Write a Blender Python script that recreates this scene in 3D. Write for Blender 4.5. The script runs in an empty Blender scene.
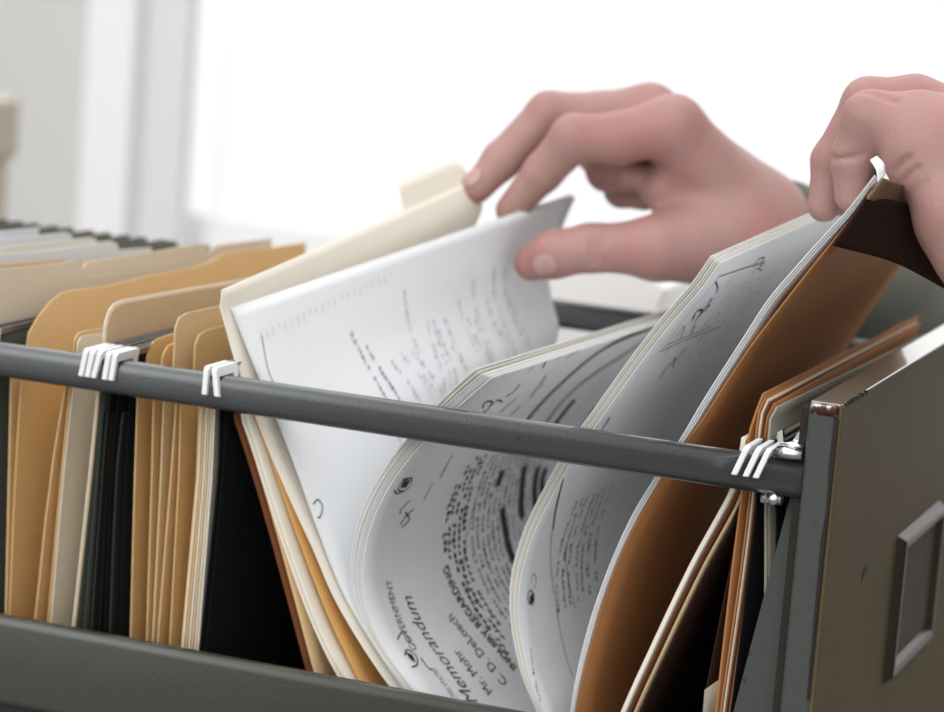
import bpy, math, random
import numpy as np
from mathutils import Vector, Matrix
random.seed(7); RNG = np.random.RandomState(5)
SC = bpy.context.scene; COL = SC.collection

# ------------------------------------------------------------------ camera
F = 2740.0; YAW, PITCH, ROLL = [math.radians(a) for a in (20.67, 9.64, 4.37)]
cy, sy, cp, sp = math.cos(YAW), math.sin(YAW), math.cos(PITCH), math.sin(PITCH)
FW = np.array([-sy*cp, cy*cp, -sp]); _r = np.array([cy, sy, 0.0]); _u = np.cross(_r, FW)
RT = math.cos(ROLL)*_r + math.sin(ROLL)*_u; UP = -math.sin(ROLL)*_r + math.cos(ROLL)*_u
def ray(px, py): return FW + RT*(px-472)/F - UP*(py-356)/F
CAM = np.array([0, 0, 1.0]) - 1.15*ray(400, 404)
def Y(px, py, y):
    d = ray(px, py); return CAM + d*(y-CAM[1])/d[1]
def X(px, py, x):
    d = ray(px, py); return CAM + d*(x-CAM[0])/d[0]
def proj(p):
    v = np.asarray(p) - CAM; z = v @ FW
    return np.stack([472 + F*(v @ RT)/z, 356 - F*(v @ UP)/z], -1)
cd = bpy.data.cameras.new('camera'); cam = bpy.data.objects.new('camera', cd); COL.objects.link(cam)
cd.sensor_width = 36; cd.lens = F/944*36; cd.clip_start = 0.05; cd.clip_end = 100
m = Matrix([[RT[i], UP[i], -FW[i], CAM[i]] for i in range(3)] + [[0, 0, 0, 1]]); cam.matrix_world = m
cd.dof.use_dof = True; cd.dof.focus_distance = 1.10; cd.dof.aperture_fstop = 10.0
SC.camera = cam
SC.view_settings.view_transform = 'Standard'; SC.view_settings.look = 'None'
SC.view_settings.gamma = 1; SC.view_settings.exposure = 0.0

# ------------------------------------------------------------------ materials
def mat(name, col, rough=0.6, var=0.06, scale=60, metal=0, trans=0, spec=0.4, bump=0, bscale=400, coat=0, sss=0, col2=None, c2amt=0, c2scale=40, c2lo=.62, c2hi=.7):
    M = bpy.data.materials.new(name); M.use_nodes = True; N = M.node_tree.nodes; L = M.node_tree.links
    N.clear(); out = N.new('ShaderNodeOutputMaterial'); P = N.new('ShaderNodeBsdfPrincipled')
    tc = N.new('ShaderNodeTexCoord'); nz = N.new('ShaderNodeTexNoise'); nz.inputs['Scale'].default_value = scale; nz.inputs['Detail'].default_value = 5
    L.new(tc.outputs['Object'], nz.inputs['Vector'])
    mx = N.new('ShaderNodeMix'); mx.data_type = 'RGBA'
    a = [max(0, c*(1-var)) for c in col]; b = [min(1, c*(1+var)) for c in col]
    mx.inputs['A'].default_value = (*a, 1); mx.inputs['B'].default_value = (*b, 1)
    L.new(nz.outputs['Fac'], mx.inputs['Factor']); res = mx.outputs['Result']
    if col2:
        n2 = N.new('ShaderNodeTexNoise'); n2.inputs['Scale'].default_value = c2scale; n2.inputs['Detail'].default_value = 6
        L.new(tc.outputs['Object'], n2.inputs['Vector'])
        rp = N.new('ShaderNodeMapRange'); rp.inputs['From Min'].default_value = c2lo; rp.inputs['From Max'].default_value = c2hi; rp.inputs['To Max'].default_value = c2amt
        L.new(n2.outputs['Fac'], rp.inputs['Value'])
        m2 = N.new('ShaderNodeMix'); m2.data_type = 'RGBA'; m2.inputs['B'].default_value = (*col2, 1)
        L.new(rp.outputs['Result'], m2.inputs['Factor']); L.new(res, m2.inputs['A']); res = m2.outputs['Result']
    L.new(res, P.inputs['Base Color']); P.inputs['Roughness'].default_value = rough; P.inputs['Metallic'].default_value = metal
    P.inputs['Specular IOR Level'].default_value = spec; P.inputs['Coat Weight'].default_value = coat
    if sss:
        P.inputs['Subsurface Weight'].default_value = sss; P.inputs['Subsurface Radius'].default_value = (1, .35, .2); P.inputs['Subsurface Scale'].default_value = 0.006
    if bump:
        bp = N.new('ShaderNodeBump'); bp.inputs['Strength'].default_value = bump; bp.inputs['Distance'].default_value = 0.001
        n3 = N.new('ShaderNodeTexNoise'); n3.inputs['Scale'].default_value = bscale; n3.inputs['Detail'].default_value = 3
        L.new(tc.outputs['Object'], n3.inputs['Vector']); L.new(n3.outputs['Fac'], bp.inputs['Height']); L.new(bp.outputs['Normal'], P.inputs['Normal'])
    sh = P.outputs['BSDF']
    if trans:
        T = N.new('ShaderNodeBsdfTranslucent'); L.new(res, T.inputs['Color']); ms = N.new('ShaderNodeMixShader'); ms.inputs['Fac'].default_value = trans
        L.new(sh, ms.inputs[1]); L.new(T.outputs['BSDF'], ms.inputs[2]); sh = ms.outputs['Shader']
    L.new(sh, out.inputs['Surface']); return M

M = {}
M['paper'] = mat('white_paper', (.84, .855, .87), .8, .015, 300, trans=.12, spec=.2)
M['paper2'] = mat('copy_paper', (.74, .75, .76), .75, .02, 300, trans=.06, spec=.25)
M['aged'] = mat('aged_paper', (.66, .62, .54), .8, .02, 300, spec=.2)
M['deep'] = mat('manila_card_inside_shade', (.76, .43, .15), .75, .05, 90, trans=.15, spec=.2)  # orange stands for the shade inside the cream folder
M['tan8'] = mat('manila_card_shaded', (.42, .195, .075), .75, .06, 60, trans=.10, spec=.2)  # manila darkened: the shade on its overhanging face is in the colour
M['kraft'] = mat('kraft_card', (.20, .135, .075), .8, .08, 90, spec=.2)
M['ink'] = mat('black_ink', (.02, .02, .022), .7, 0)
M['pale_ink'] = mat('faded_ink', (.42, .42, .43), .8, 0)
M['grey_ink'] = mat('grey_ink', (.13, .13, .135), .8, 0)
M['manila'] = mat('manila_card', (.80, .56, .27), .75, .05, 90, trans=.22, spec=.2)
M['manila_orange'] = mat('manila_card_orange', (.86, .63, .34), .75, .05, 90, trans=.22, spec=.2)
M['manila_tan'] = mat('manila_card_tan', (.74, .55, .34), .8, .05, 90, trans=.1, spec=.2)
M['cream'] = mat('cream_card', (.88, .83, .72), .75, .03, 90, trans=.15, spec=.2)
M['beige'] = mat('beige_card', (.80, .70, .56), .8, .03, 90, trans=.08, spec=.2)
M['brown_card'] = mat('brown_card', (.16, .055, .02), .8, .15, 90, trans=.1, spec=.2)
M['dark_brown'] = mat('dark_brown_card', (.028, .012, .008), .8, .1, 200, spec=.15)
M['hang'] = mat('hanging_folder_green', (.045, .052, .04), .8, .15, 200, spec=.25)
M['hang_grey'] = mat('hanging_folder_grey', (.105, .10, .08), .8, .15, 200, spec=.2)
M['hang_dark'] = mat('hanging_folder_shaded', (.007, .0075, .0075), .9, .2, 200, spec=.06)  # dark green taken near black, with the drawer's shade in the colour
M['grey_card'] = mat('grey_card', (.36, .33, .27), .75, .06, 90, trans=.05, spec=.2)
M['hook'] = mat('white_plastic', (.80, .81, .82), .4, .03, 200, spec=.5)
M['rod'] = mat('grey_steel_rod', (.25, .25, .25), .35, .1, 300, metal=.8)
M['rail'] = mat('grey_painted_rail', (.097, .103, .106), .28, .12, 500, metal=.55, coat=.5, spec=.6, bump=.15, bscale=900, col2=(.02, .02, .02), c2amt=.7, c2scale=60, c2lo=.70, c2hi=.74)
M['side'] = mat('olive_grey_paint', (.046, .050, .038), .35, .08, 300, coat=.6, spec=.5, bump=.2, bscale=900)
M['flange'] = mat('grey_green_paint', (.05, .055, .050), .5, .12, 300, spec=.4, bump=.06, bscale=700, col2=(.03, .012, .008), c2amt=.9, c2scale=110, c2lo=.68, c2hi=.72)
M['front'] = mat('taupe_paint', (.102, .078, .042), .65, .08, 60, spec=.12, bump=.1, bscale=600)
M['lip'] = mat('glossy_taupe_lip', (.20, .19, .155), .22, .05, 60, spec=.9, coat=1)  # taupe set paler, so the sky's reflection sits in the colour
M['worn'] = mat('worn_metal_edge', (.5, .5, .47), .35, .1, 300, metal=.5, col2=(.07, .025, .015), c2amt=1, c2scale=160, c2lo=.42, c2hi=.5)
M['rust'] = mat('rust_and_gap_shade', (.014, .009, .007), .7, .3, 300)
M['bolt'] = mat('bright_zinc', (.75, .75, .76), .22, .1, 300, metal=1)
M['brass'] = mat('dull_bronze', (.05, .041, .028), .35, .15, 200, metal=.6)
M['card_slot'] = mat('label_card', (.06, .05, .036), .8, .1, 100)
M['black_in'] = mat('dark_slide_steel', (.02, .02, .02), .5, .1, 100)
M['skin'] = mat('skin', (.365, .21, .188), .5, .10, 55, spec=.35, bump=.30, bscale=480, sss=.12, col2=(.34, .12, .105), c2amt=.6, c2scale=28, c2lo=.42, c2hi=.75)
M['nail'] = mat('fingernail', (.42, .25, .23), .3, .03, 100, spec=.5)
M['sleeve'] = mat('grey_green_cloth', (.135, .135, .115), .9, .1, 100, spec=.1, bump=.4, bscale=900)
M['wall'] = mat('grey_wall_paint', (.66, .66, .645), .8, .01, 5, spec=.1)
M['white_trim'] = mat('white_trim_paint', (.93, .93, .94), .6, .01, 5, spec=.2)
M['shaded_trim'] = mat('shaded_trim_paint', (.78, .78, .79), .6, .01, 5, spec=.2)  # white trim greyed: the jamb's shade is put into the colour
M['floor'] = mat('grey_floor', (.12, .11, .10), .7, .1, 8)
M['cab'] = mat('beige_cabinet_paint', (.62, .55, .42), .5, .03, 20)
M['cab_in'] = mat('brown_cabinet_paint', (.30, .2, .12), .5, .03, 20)
M['white_box'] = mat('white_board', (.93, .92, .90), .7, .02, 30)
def glass_mat():
    g = bpy.data.materials.new('window_glass'); g.use_nodes = True; N = g.node_tree.nodes; L = g.node_tree.links; N.clear()
    o = N.new('ShaderNodeOutputMaterial'); t = N.new('ShaderNodeBsdfTransparent'); s = N.new('ShaderNodeBsdfGlossy'); s.inputs['Roughness'].default_value = .02
    x = N.new('ShaderNodeMixShader'); fr = N.new('ShaderNodeFresnel'); fr.inputs['IOR'].default_value = 1.3
    L.new(fr.outputs[0], x.inputs[0]); L.new(t.outputs[0], x.inputs[1]); L.new(s.outputs[0], x.inputs[2]); L.new(x.outputs[0], o.inputs[0]); return g
M['glass'] = glass_mat()

# ------------------------------------------------------------------ helpers
def tag(o, label=None, cat=None, group=None, kind=None):
    if label: o['label'] = label
    if cat: o['category'] = cat
    if group: o['group'] = group
    if kind: o['kind'] = kind
    return o
def empty(name, loc, label, cat, group=None):
    o = bpy.data.objects.new(name, None); COL.objects.link(o); o.location = Vector(loc); o.empty_display_size = .02
    return tag(o, label, cat, group)
def link(name, V, Fs, mt, parent=None, smooth=True, label=None):
    me = bpy.data.meshes.new(name); V = np.asarray(V, float)
    if parent is not None: V = V - np.array(parent.get('_o', parent.location))
    me.from_pydata([tuple(v) for v in V], [], [tuple(int(i) for i in f) for f in Fs]); me.update()
    o = bpy.data.objects.new(name, me); COL.objects.link(o); me.materials.append(mt)
    if smooth: me.polygons.foreach_set('use_smooth', [True]*len(me.polygons))
    if parent is not None: o.parent = parent; o['_o'] = [float(a) for a in (parent.get('_o', parent.location))]
    if label: o['label'] = label
    return o
class MB:
    def __init__(s): s.V = []; s.F = []
    def add(s, V, Fs):
        n = len(s.V); s.V += [tuple(v) for v in V]; s.F += [tuple(i+n for i in f) for f in Fs]; return s
    def box(s, a, b):
        x0, y0, z0 = a; x1, y1, z1 = b
        return s.add([(x0,y0,z0),(x1,y0,z0),(x1,y1,z0),(x0,y1,z0),(x0,y0,z1),(x1,y0,z1),(x1,y1,z1),(x0,y1,z1)],
                     [(3,2,1,0),(4,5,6,7),(0,1,5,4),(1,2,6,5),(2,3,7,6),(3,0,4,7)])
    def tube(s, pts, r, n=10):
        pts = [np.array(p, float) for p in pts]; rr = r if hasattr(r, '__len__') else [r]*len(pts); rings = []
        for i, p in enumerate(pts):
            t = pts[min(i+1, len(pts)-1)] - pts[max(i-1, 0)]; t = t/np.linalg.norm(t)
            a = np.cross(t, [0, 0, 1.0]);
            if np.linalg.norm(a) < .1: a = np.cross(t, [0, 1.0, 0])
            a /= np.linalg.norm(a); b = np.cross(a, t)
            rings.append([p + rr[i]*(math.cos(2*math.pi*k/n)*a + math.sin(2*math.pi*k/n)*b) for k in range(n)])
        V = [v for R in rings for v in R]; Fs = []
        for i in range(len(pts)-1):
            for k in range(n): Fs.append((i*n+k, (i+1)*n+k, (i+1)*n+(k+1) % n, i*n+(k+1) % n))
        Fs.append(tuple(range(n))); Fs.append(tuple(range((len(pts)-1)*n+n-1, (len(pts)-1)*n-1, -1)))
        return s.add(V, Fs)
    def prism(s, poly, axis, a, b):
        # poly = 2-D outline in the two other axes (in xyz order), extruded along axis from a to b
        n = len(poly); V = []
        for h in (a, b):
            for p in poly:
                q = list(p); q.insert(axis, h); V.append(q)
        Fs = [tuple(range(n)), tuple(range(2*n-1, n-1, -1))] + [(i, i+n, (i+1) % n+n, (i+1) % n) for i in range(n)]
        return s.add(V, Fs)
    def build(s, name, mt, parent=None, smooth=False, bevel=0, label=None, seg=2):
        o = link(name, s.V, s.F, mt, parent, smooth, label)
        import bmesh
        bm = bmesh.new(); bm.from_mesh(o.data); bmesh.ops.recalc_face_normals(bm, faces=bm.faces); bm.to_mesh(o.data); bm.free()
        if bevel:
            b = o.modifiers.new('bevel', 'BEVEL'); b.width = bevel; b.segments = seg; b.limit_method = 'ANGLE'; b.angle_limit = math.radians(35)
            o.data.polygons.foreach_set('use_smooth', [True]*len(o.data.polygons))
            w = o.modifiers.new('wn', 'WEIGHTED_NORMAL'); w.keep_sharp = True
        return o
def spline(P, n):
    # centripetal-ish Catmull-Rom through the points, resampled evenly
    P = np.asarray(P, float)
    if len(P) == 2: t = np.linspace(0, 1, n)[:, None]; return P[0]*(1-t) + P[1]*t
    Q = np.vstack([2*P[0]-P[1], P, 2*P[-1]-P[-2]]); out = []
    for i in range(len(P)-1):
        p0, p1, p2, p3 = Q[i:i+4]; t = np.linspace(0, 1, 24, endpoint=False)[:, None]
        out.append(.5*((2*p1) + (-p0+p2)*t + (2*p0-5*p1+4*p2-p3)*t*t + (-p0+3*p1-3*p2+p3)*t**3))
    C = np.vstack(out + [P[-1:]]); d = np.r_[0, np.cumsum(np.linalg.norm(np.diff(C, axis=0), axis=1))]
    u = np.linspace(0, d[-1], n); return np.stack([np.interp(u, d, C[:, k]) for k in range(3)], -1)
def polyline(P, n):
    P = np.asarray(P, float); d = np.r_[0, np.cumsum(np.linalg.norm(np.diff(P, axis=0), axis=1))]
    u = np.linspace(0, d[-1], n); return np.stack([np.interp(u, d, P[:, k]) for k in range(3)], -1)
class Sheet:
    """A sheet of paper or card: a grid of points, bent as the photo shows it, with a real thickness."""
    def __init__(s, near, far, ns=40, nt=14, mid=None):
        a = spline(near, ns); b = spline(far, ns); t = np.linspace(0, 1, nt)[None, :, None]
        s.G = a[:, None]*(1-t) + b[:, None]*t
        if mid is not None: s.G = s.G + np.asarray(mid)[None, None, :]*(4*t*(1-t))
        s.norm()
    def norm(s):
        du = np.gradient(s.G, axis=0); dv = np.gradient(s.G, axis=1); n = np.cross(du, dv)
        n /= np.linalg.norm(n, axis=-1, keepdims=True) + 1e-12
        if n[..., 0].mean() < 0: n = -n
        s.N = n; return s
    def moved(s, d, dn=0):
        o = object.__new__(Sheet); o.G = s.G + np.asarray(d) + dn*s.N; o.N = s.N; return o
    def mesh(s, th):
        ns, nt = s.G.shape[:2]; A = (s.G + s.N*th/2).reshape(-1, 3); B = (s.G - s.N*th/2).reshape(-1, 3); n = ns*nt; Fs = []
        ix = lambda i, j: i*nt+j
        for i in range(ns-1):
            for j in range(nt-1):
                q = (ix(i,j), ix(i+1,j), ix(i+1,j+1), ix(i,j+1)); Fs.append(q); Fs.append(tuple(k+n for k in q[::-1]))
        for i in range(ns-1):
            for j in (0, nt-1): Fs.append((ix(i,j), ix(i+1,j), ix(i+1,j)+n, ix(i,j)+n))
        for j in range(nt-1):
            for i in (0, ns-1): Fs.append((ix(i,j), ix(i,j+1), ix(i,j+1)+n, ix(i,j)+n))
        return np.vstack([A, B]), Fs
    def build(s, name, mt, parent, th=.0003, label=None, key=None):
        if key: FIELD.fit(s, key)
        V, Fs = s.mesh(th); mb = MB(); mb.add(V, Fs); o = mb.build(name, mt, parent, smooth=False, label=label)
        k = [len(p.vertices) == 4 for p in o.data.polygons]; o.data.polygons.foreach_set('use_smooth', k)
        nb = 2*(s.G.shape[0]-1)*(s.G.shape[1]-1)
        o.data.polygons.foreach_set('use_smooth', [i < nb for i in range(len(o.data.polygons))]); return o
    def at(s, u, v, off=.0004):
        ns, nt = s.G.shape[:2]; u = np.clip(np.asarray(u, float), 0, 1)*(ns-1); v = np.clip(np.asarray(v, float), 0, 1)*(nt-1)
        i = np.minimum(u.astype(int), ns-2); j = np.minimum(v.astype(int), nt-2); a = (u-i)[..., None]; b = (v-j)[..., None]
        f = lambda T: T[i, j]*(1-a)*(1-b) + T[i+1, j]*a*(1-b) + T[i, j+1]*(1-a)*b + T[i+1, j+1]*a*b
        return f(s.G) + f(s.N)*off
    def size(s):
        return np.linalg.norm(np.diff(s.G[:, 0], axis=0), axis=1).sum(), np.linalg.norm(s.G[0, -1]-s.G[0, 0])
    def inv(s, px, py):
        uu, vv = np.meshgrid(np.linspace(0, 1, 240), np.linspace(0, 1, 240), indexing='ij')
        if not hasattr(s, 'PX'): s.PX = proj(s.at(uu, vv))
        d = ((s.PX - np.array([px, py]))**2).sum(-1); k = d.argmin(); return uu.flat[k], vv.flat[k]

class Field:
    """leftmost x already taken at each (y,z): the next sheet is kept clear of it"""
    def __init__(s): s.y = np.arange(.012, .332, .004); s.z = np.arange(.765, 1.13, .001); s.H = np.full((len(s.y), len(s.z)), 9.0); s.wait = []; s.key = None
    def commit(s):
        for G in s.wait:
            ya, yb = G[:, 0, 1].mean(), G[:, -1, 1].mean()
            for i, y in enumerate(s.y):
                v = (y-ya)/(yb-ya)
                if ya-.010 <= y <= yb+.034:
                    v = min(1, max(0, v))*(G.shape[1]-1); j = min(int(v), G.shape[1]-2); c = G[:, j]*(1-v+j) + G[:, j+1]*(v-j); o = np.argsort(c[:, 2]); zz, xx = c[o, 2], c[o, 0]
                    k = (s.z >= zz[0]-.06) & (s.z <= zz[-1]+.002); s.H[i, k] = np.minimum(s.H[i, k], np.interp(s.z[k], zz, xx))
        s.wait = []
    def fit(s, sh, key, gap=.0010):
        if key != s.key: s.commit(); s.key = key
        if key[:2] in ('G', 'S2', 'H3'): gap = .0021
        G = sh.G; fy = np.clip((G[..., 1]-s.y[0])/.004, 0, len(s.y)-1.001); fz = np.clip((G[..., 2]-s.z[0])/.001, 0, len(s.z)-1.001); i = fy.astype(int); j = fz.astype(int); a = fy-i; b = fz-j
        h = np.minimum(np.minimum(s.H[i, j], s.H[i+1, j]), np.minimum(s.H[i, j+1], s.H[i+1, j+1])); hb = s.H[i, j]*(1-a)*(1-b)+s.H[i+1, j]*a*(1-b)+s.H[i, j+1]*(1-a)*b+s.H[i+1, j+1]*a*b
        h = np.where(hb < 2, hb, h); ex = np.maximum(0, G[..., 0]-(h-gap))
        if ex.max() > 0:
            for _ in range(3):   # spread the shift smoothly over the sheet
                e2 = ex.copy(); e2[1:-1] = (ex[:-2]+ex[1:-1]*2+ex[2:])/4; ex = np.maximum(ex, e2)
            sh.G = G.copy(); sh.G[..., 0] -= ex; sh.norm()
            if hasattr(sh, 'PX'): del sh.PX
        s.wait.append(sh.G); return sh
FIELD = Field()

# ------------------------------------------------------------------ ink on sheets
def strip_uv(pts, w, LS):
    """polyline in (u,v) -> quads, width w metres"""
    P = np.asarray(pts, float)*np.array(LS); V = []; Fs = []
    for i in range(len(P)):
        t = P[min(i+1, len(P)-1)] - P[max(i-1, 0)]; t = t/(np.linalg.norm(t)+1e-9); n = np.array([-t[1], t[0]])*w/2
        V += [P[i]+n, P[i]-n]
    for i in range(len(P)-1): Fs.append((2*i, 2*i+1, 2*i+3, 2*i+2))
    return np.array(V)/np.array(LS), Fs
class Ink:
    def __init__(s, sheet): s.sh = sheet; s.LS = sheet.size(); s.V = np.zeros((0, 2)); s.F = []
    def add(s, V, Fs):
        n = len(s.V); s.V = np.vstack([s.V, V]); s.F += [tuple(i+n for i in f) for f in Fs]
    def line_px(s, pts, w):
        uv = np.array([s.sh.inv(*p) for p in pts]); q = np.c_[uv, np.zeros(len(uv))]
        if len(q) > 2: q = spline(q, len(q)*6)
        else: q = polyline(q, 8)
        s.add(*strip_uv(q[:, :2], w, s.LS))
    def blot_px(s, pts):
        uv = np.array([s.sh.inv(*p) for p in pts]); n = len(uv); s.add(np.vstack([uv.mean(0), uv]), [(0, i+1, (i+1) % n+1) for i in range(n)])
    def text(s, body, p0, p1, bold=0, shear=0, height=1.5):
        """real lettering whose baseline runs from pixel p0 to pixel p1"""
        c = bpy.data.curves.new('lettering', 'FONT'); c.body = body; c.size = 1; c.shear = shear; c.offset = bold; c.resolution_u = 3
        o = bpy.data.objects.new('lettering', c); COL.objects.link(o); bpy.context.view_layer.update()
        me = bpy.data.meshes.new_from_object(o.evaluated_get(bpy.context.evaluated_depsgraph_get()))
        V = np.array([v.co[:2] for v in me.vertices]); Fs = [tuple(p.vertices) for p in me.polygons]
        bpy.data.objects.remove(o); bpy.data.curves.remove(c); bpy.data.meshes.remove(me)
        if not len(V): return
        a = np.array(s.sh.inv(*p0))*s.LS; b = np.array(s.sh.inv(*p1))*s.LS; L = np.linalg.norm(b-a)
        w = V[:, 0].max()-V[:, 0].min(); k = L/w; hk = k*height
        e = (b-a)/L; nrm = np.array([e[1], -e[0]])     # up of the letters points to the near edge (v smaller) when running up the sheet
        if nrm[1] > 0: nrm = -nrm
        P = a + np.outer((V[:, 0]-V[:, 0].min())*k, e) + np.outer(V[:, 1]*hk, nrm); s.add(P/np.array(s.LS), Fs)
    def typed(s, u0, u1, v, h=.0022, cw=.0021, w=.00035, gap=.16, seed=0, slope=0.0):
        """a row of unreadable typed characters along u"""
        R = random.Random(seed); L, W = s.LS; x = u0*L; end = u1*L; sg = 1 if end > x else -1; n = 0; word = R.randint(2, 8)
        while (end-x)*sg > 0:
            if n >= word:
                n = 0; word = R.randint(2, 9); x += sg*cw*1.2; continue
            y = v*W + slope*(x-u0*L); hh = h*R.choice((.62, .62, .62, 1)); k = R.random()
            def bx(xa, xb, ya, yb): s.add(np.array([(xa, ya), (xb, ya), (xb, yb), (xa, yb)])/np.array([L, W]), [(0, 1, 2, 3)])
            c = cw*.72*sg
            if k < .75: bx(x, x+w*sg, y, y-hh)
            if k > .3: bx(x, x+c, y, y-w)
            if k > .5: bx(x+c-w*sg, x+c, y, y-hh)
            if k < .55: bx(x, x+c, y-hh+w, y-hh)
            if .25 < k < .7: bx(x, x+c, y-hh*.5, y-hh*.5+w)
            x += sg*cw; n += 1
    def build(s, name, mt, parent, off=.0005, label=None):
        if not len(s.V): return
        P = s.sh.at(s.V[:, 0], s.V[:, 1], off); return link(name, P, s.F, mt, parent, False, label)

# ------------------------------------------------------------------ the drawer
XF0, XF1 = .1745, .1885            # drawer front: inner and outer face
YN, YF = 0.0, .347                 # near and far rail (outer faces)
D = empty('file_drawer', (0, .17, .765), 'open olive grey metal file drawer with steel side rails and taupe front', 'file drawer')
def rounded(y0, y1, z0, z1, r, n=5):
    P = []
    for cx_, cz_, a0 in ((y1-r, z1-r, 0), (y0+r, z1-r, 90), (y0+r, z0+r, 180), (y1-r, z0+r, 270)):
        for k in range(n+1):
            a = math.radians(a0+90*k/n); P.append((cx_+r*math.cos(a), cz_+r*math.sin(a)))
    return P
def bar(name, y0, y1, z0, z1, r, x0, x1, mt, label=None, n=6):
    mb = MB(); mb.prism(rounded(y0, y1, z0, z1, r, n), 0, x0, x1); o = mb.build(name, mt, D, smooth=True, label=label)
    for p in o.data.polygons: p.use_smooth = len(p.vertices) == 4
    return o
bar('rail', 0, .0115, .9848, 1.0, .0048, -.75, .1745, M['rail'], 'grey steel rail along the near side')
bar('rail', YF-.0115, YF, .9848, 1.0, .0048, -.75, .1745, M['rail'], 'grey steel rail along the far side')
bar('side_panel', -.006, .003, .8365, .878, .0042, -.75, .168, M['side'], 'low olive grey side with rounded top edge')
bar('side_panel', YF-.003, YF+.006, .8365, .878, .0042, -.75, .168, M['side'])
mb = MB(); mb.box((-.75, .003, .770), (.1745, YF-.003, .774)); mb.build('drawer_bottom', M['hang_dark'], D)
for y0 in (.001, YF-.005):
    mb = MB(); mb.box((-.75, y0, .770), (.168, y0+.004, .842)); mb.build('slide_channel', M['black_in'], D, label='dark recessed runner below the side')
mb = MB(); mb.box((-.754, -.006, .770), (-.75, YF+.006, .99)); mb.build('back_panel', M['side'], D)
# front: taupe shell over a grey-green inner pan
Fr = MB(); Fr.box((XF0, -.001, .74), (XF1-.0012, .3475, 1.0245)); fr = Fr.build('front_pan', M['flange'], D, bevel=.0022, label='grey green inner pan of the drawer front, chipped at its top corner', seg=3)
Fr = MB(); Fr.box((XF1-.0022, -.0006, .738), (XF1, .3481, 1.0255)); Fr.build('front_face', M['front'], D, bevel=.0009, label='taupe painted outer face with a dark chip')
Fr = MB(); Fr.box((XF0+.0003, .0005, 1.0238), (XF1-.0006, .3465, 1.0258)); Fr.build('top_lip', M['lip'], D, bevel=.0008, label='glossy top edge of the front, sky sheen in its pale colour')
# worn corner
W_ = MB(); W_.box((XF0+.0006, -.0017, 1.0205), (XF1-.0018, .0035, 1.0252)); W_.build('worn_corner', M['worn'], D, bevel=.0012, label='bare chipped metal corner')
W_ = MB(); W_.prism([(XF1-.0030, .905), (XF1-.0022, .905), (XF1-.0020, .960), (XF1-.0014, 1.020), (XF1-.0032, 1.021), (XF1-.0034, 1.0), (XF1-.0026, .985), (XF1-.0036, .97)], 1, -.0016, .0)
W_.build('rust_streak', M['rust'], D, label='dark rust along the front seam')
W_ = MB()
for k in range(9):
    yy = .004 + k*.0042 + random.uniform(-.001, .001); W_.box((XF1-.0012, yy, 1.0245), (XF1+.00035, yy+random.uniform(.0008, .002), 1.0260))
W_.build('edge_chip', M['rust'], D, label='row of small dark chips on the top edge')
W_ = MB(); c0 = X(863, 572, XF1+.0003)
pts = [(862, 581), (864, 570), (867, 565), (868, 570), (864, 578)]
q = [X(a, b, XF1+.0003) for a, b in pts]; W_.add(q + [p-np.array([.0006, 0, 0]) for p in q], [tuple(range(5)), tuple(range(9, 4, -1))] + [(i, i+5, (i+1) % 5+5, (i+1) % 5) for i in range(5)])
W_.build('paint_chip', M['rust'], D, label='dark chip in the taupe paint')
# gusset between side and front, and the return, its gap shade put in as dark colour
W_ = MB(); g0, g1, g2 = Y(797, 470, .012), Y(733, 712, .012), Y(724, 745, .012)
W_.prism([(XF0-.0006, 1.0), (g0[0]-.001, 1.0), (g0[0], g0[2]), (g1[0], g1[2]), (g2[0]-.01, .775), (XF0-.0006, .775)], 1, .0125, .0145)
W_.build('gusset', M['flange'], D, label='slanted grey green corner gusset')
W_ = MB(); W_.box((XF0-.004, .004, .775), (XF0, .0125, 1.0225)); W_.build('front_return', M['rust'], D, bevel=.0006, label='front return beside the gusset, gap shade in its dark colour')
# wing nut and bent lugs at the rail end
W_ = MB(); b = np.array([.1685, .0055, 1.0018])
W_.tube([b+(-.0055, -.003, .0004), b+(-.0010, -.005, .0015), b+(.0050, -.005, .0015)], [.0022, .0026, .0022], 10)
W_.tube([b+(-.0050, -.001, .0035), b+(.0005, -.002, .0045), b+(.0045, -.002, .0040)], [.0012, .0018, .0014], 8)
W_.build('wing_nut', M['bolt'], D, smooth=True, label='bright bent metal lug clamped on the rail end')
for dx, dz, l in ((-.005, .007, -.2), (.0000, .0085, .5), (.0045, .006, .9)):
    W_ = MB(); p = b + np.array([dx, .001, dz-.003]); e = np.array([math.sin(l), 0, math.cos(l)])
    W_.prism([(p[0]-.0012, p[2]-.001), (p[0]+.0012, p[2]-.001), (p[0]+e[0]*.006+.0012, p[2]+e[2]*.006), (p[0]+e[0]*.005-.0010, p[2]+e[2]*.0045)], 1, p[1]-.002, p[1]+.001)
    W_.build('lug', M['bolt'], D, label='bright bent metal prong')
W_ = MB(); W_.tube([Y(771, 499, .001), Y(777, 499, .006)], .0026, 12)
W_.tube([Y(762, 497, .004), Y(782, 500, .004)], .0024, 10); W_.build('rail_bolt', M['bolt'], D, smooth=True, label='bright bolt under the rail end')
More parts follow.
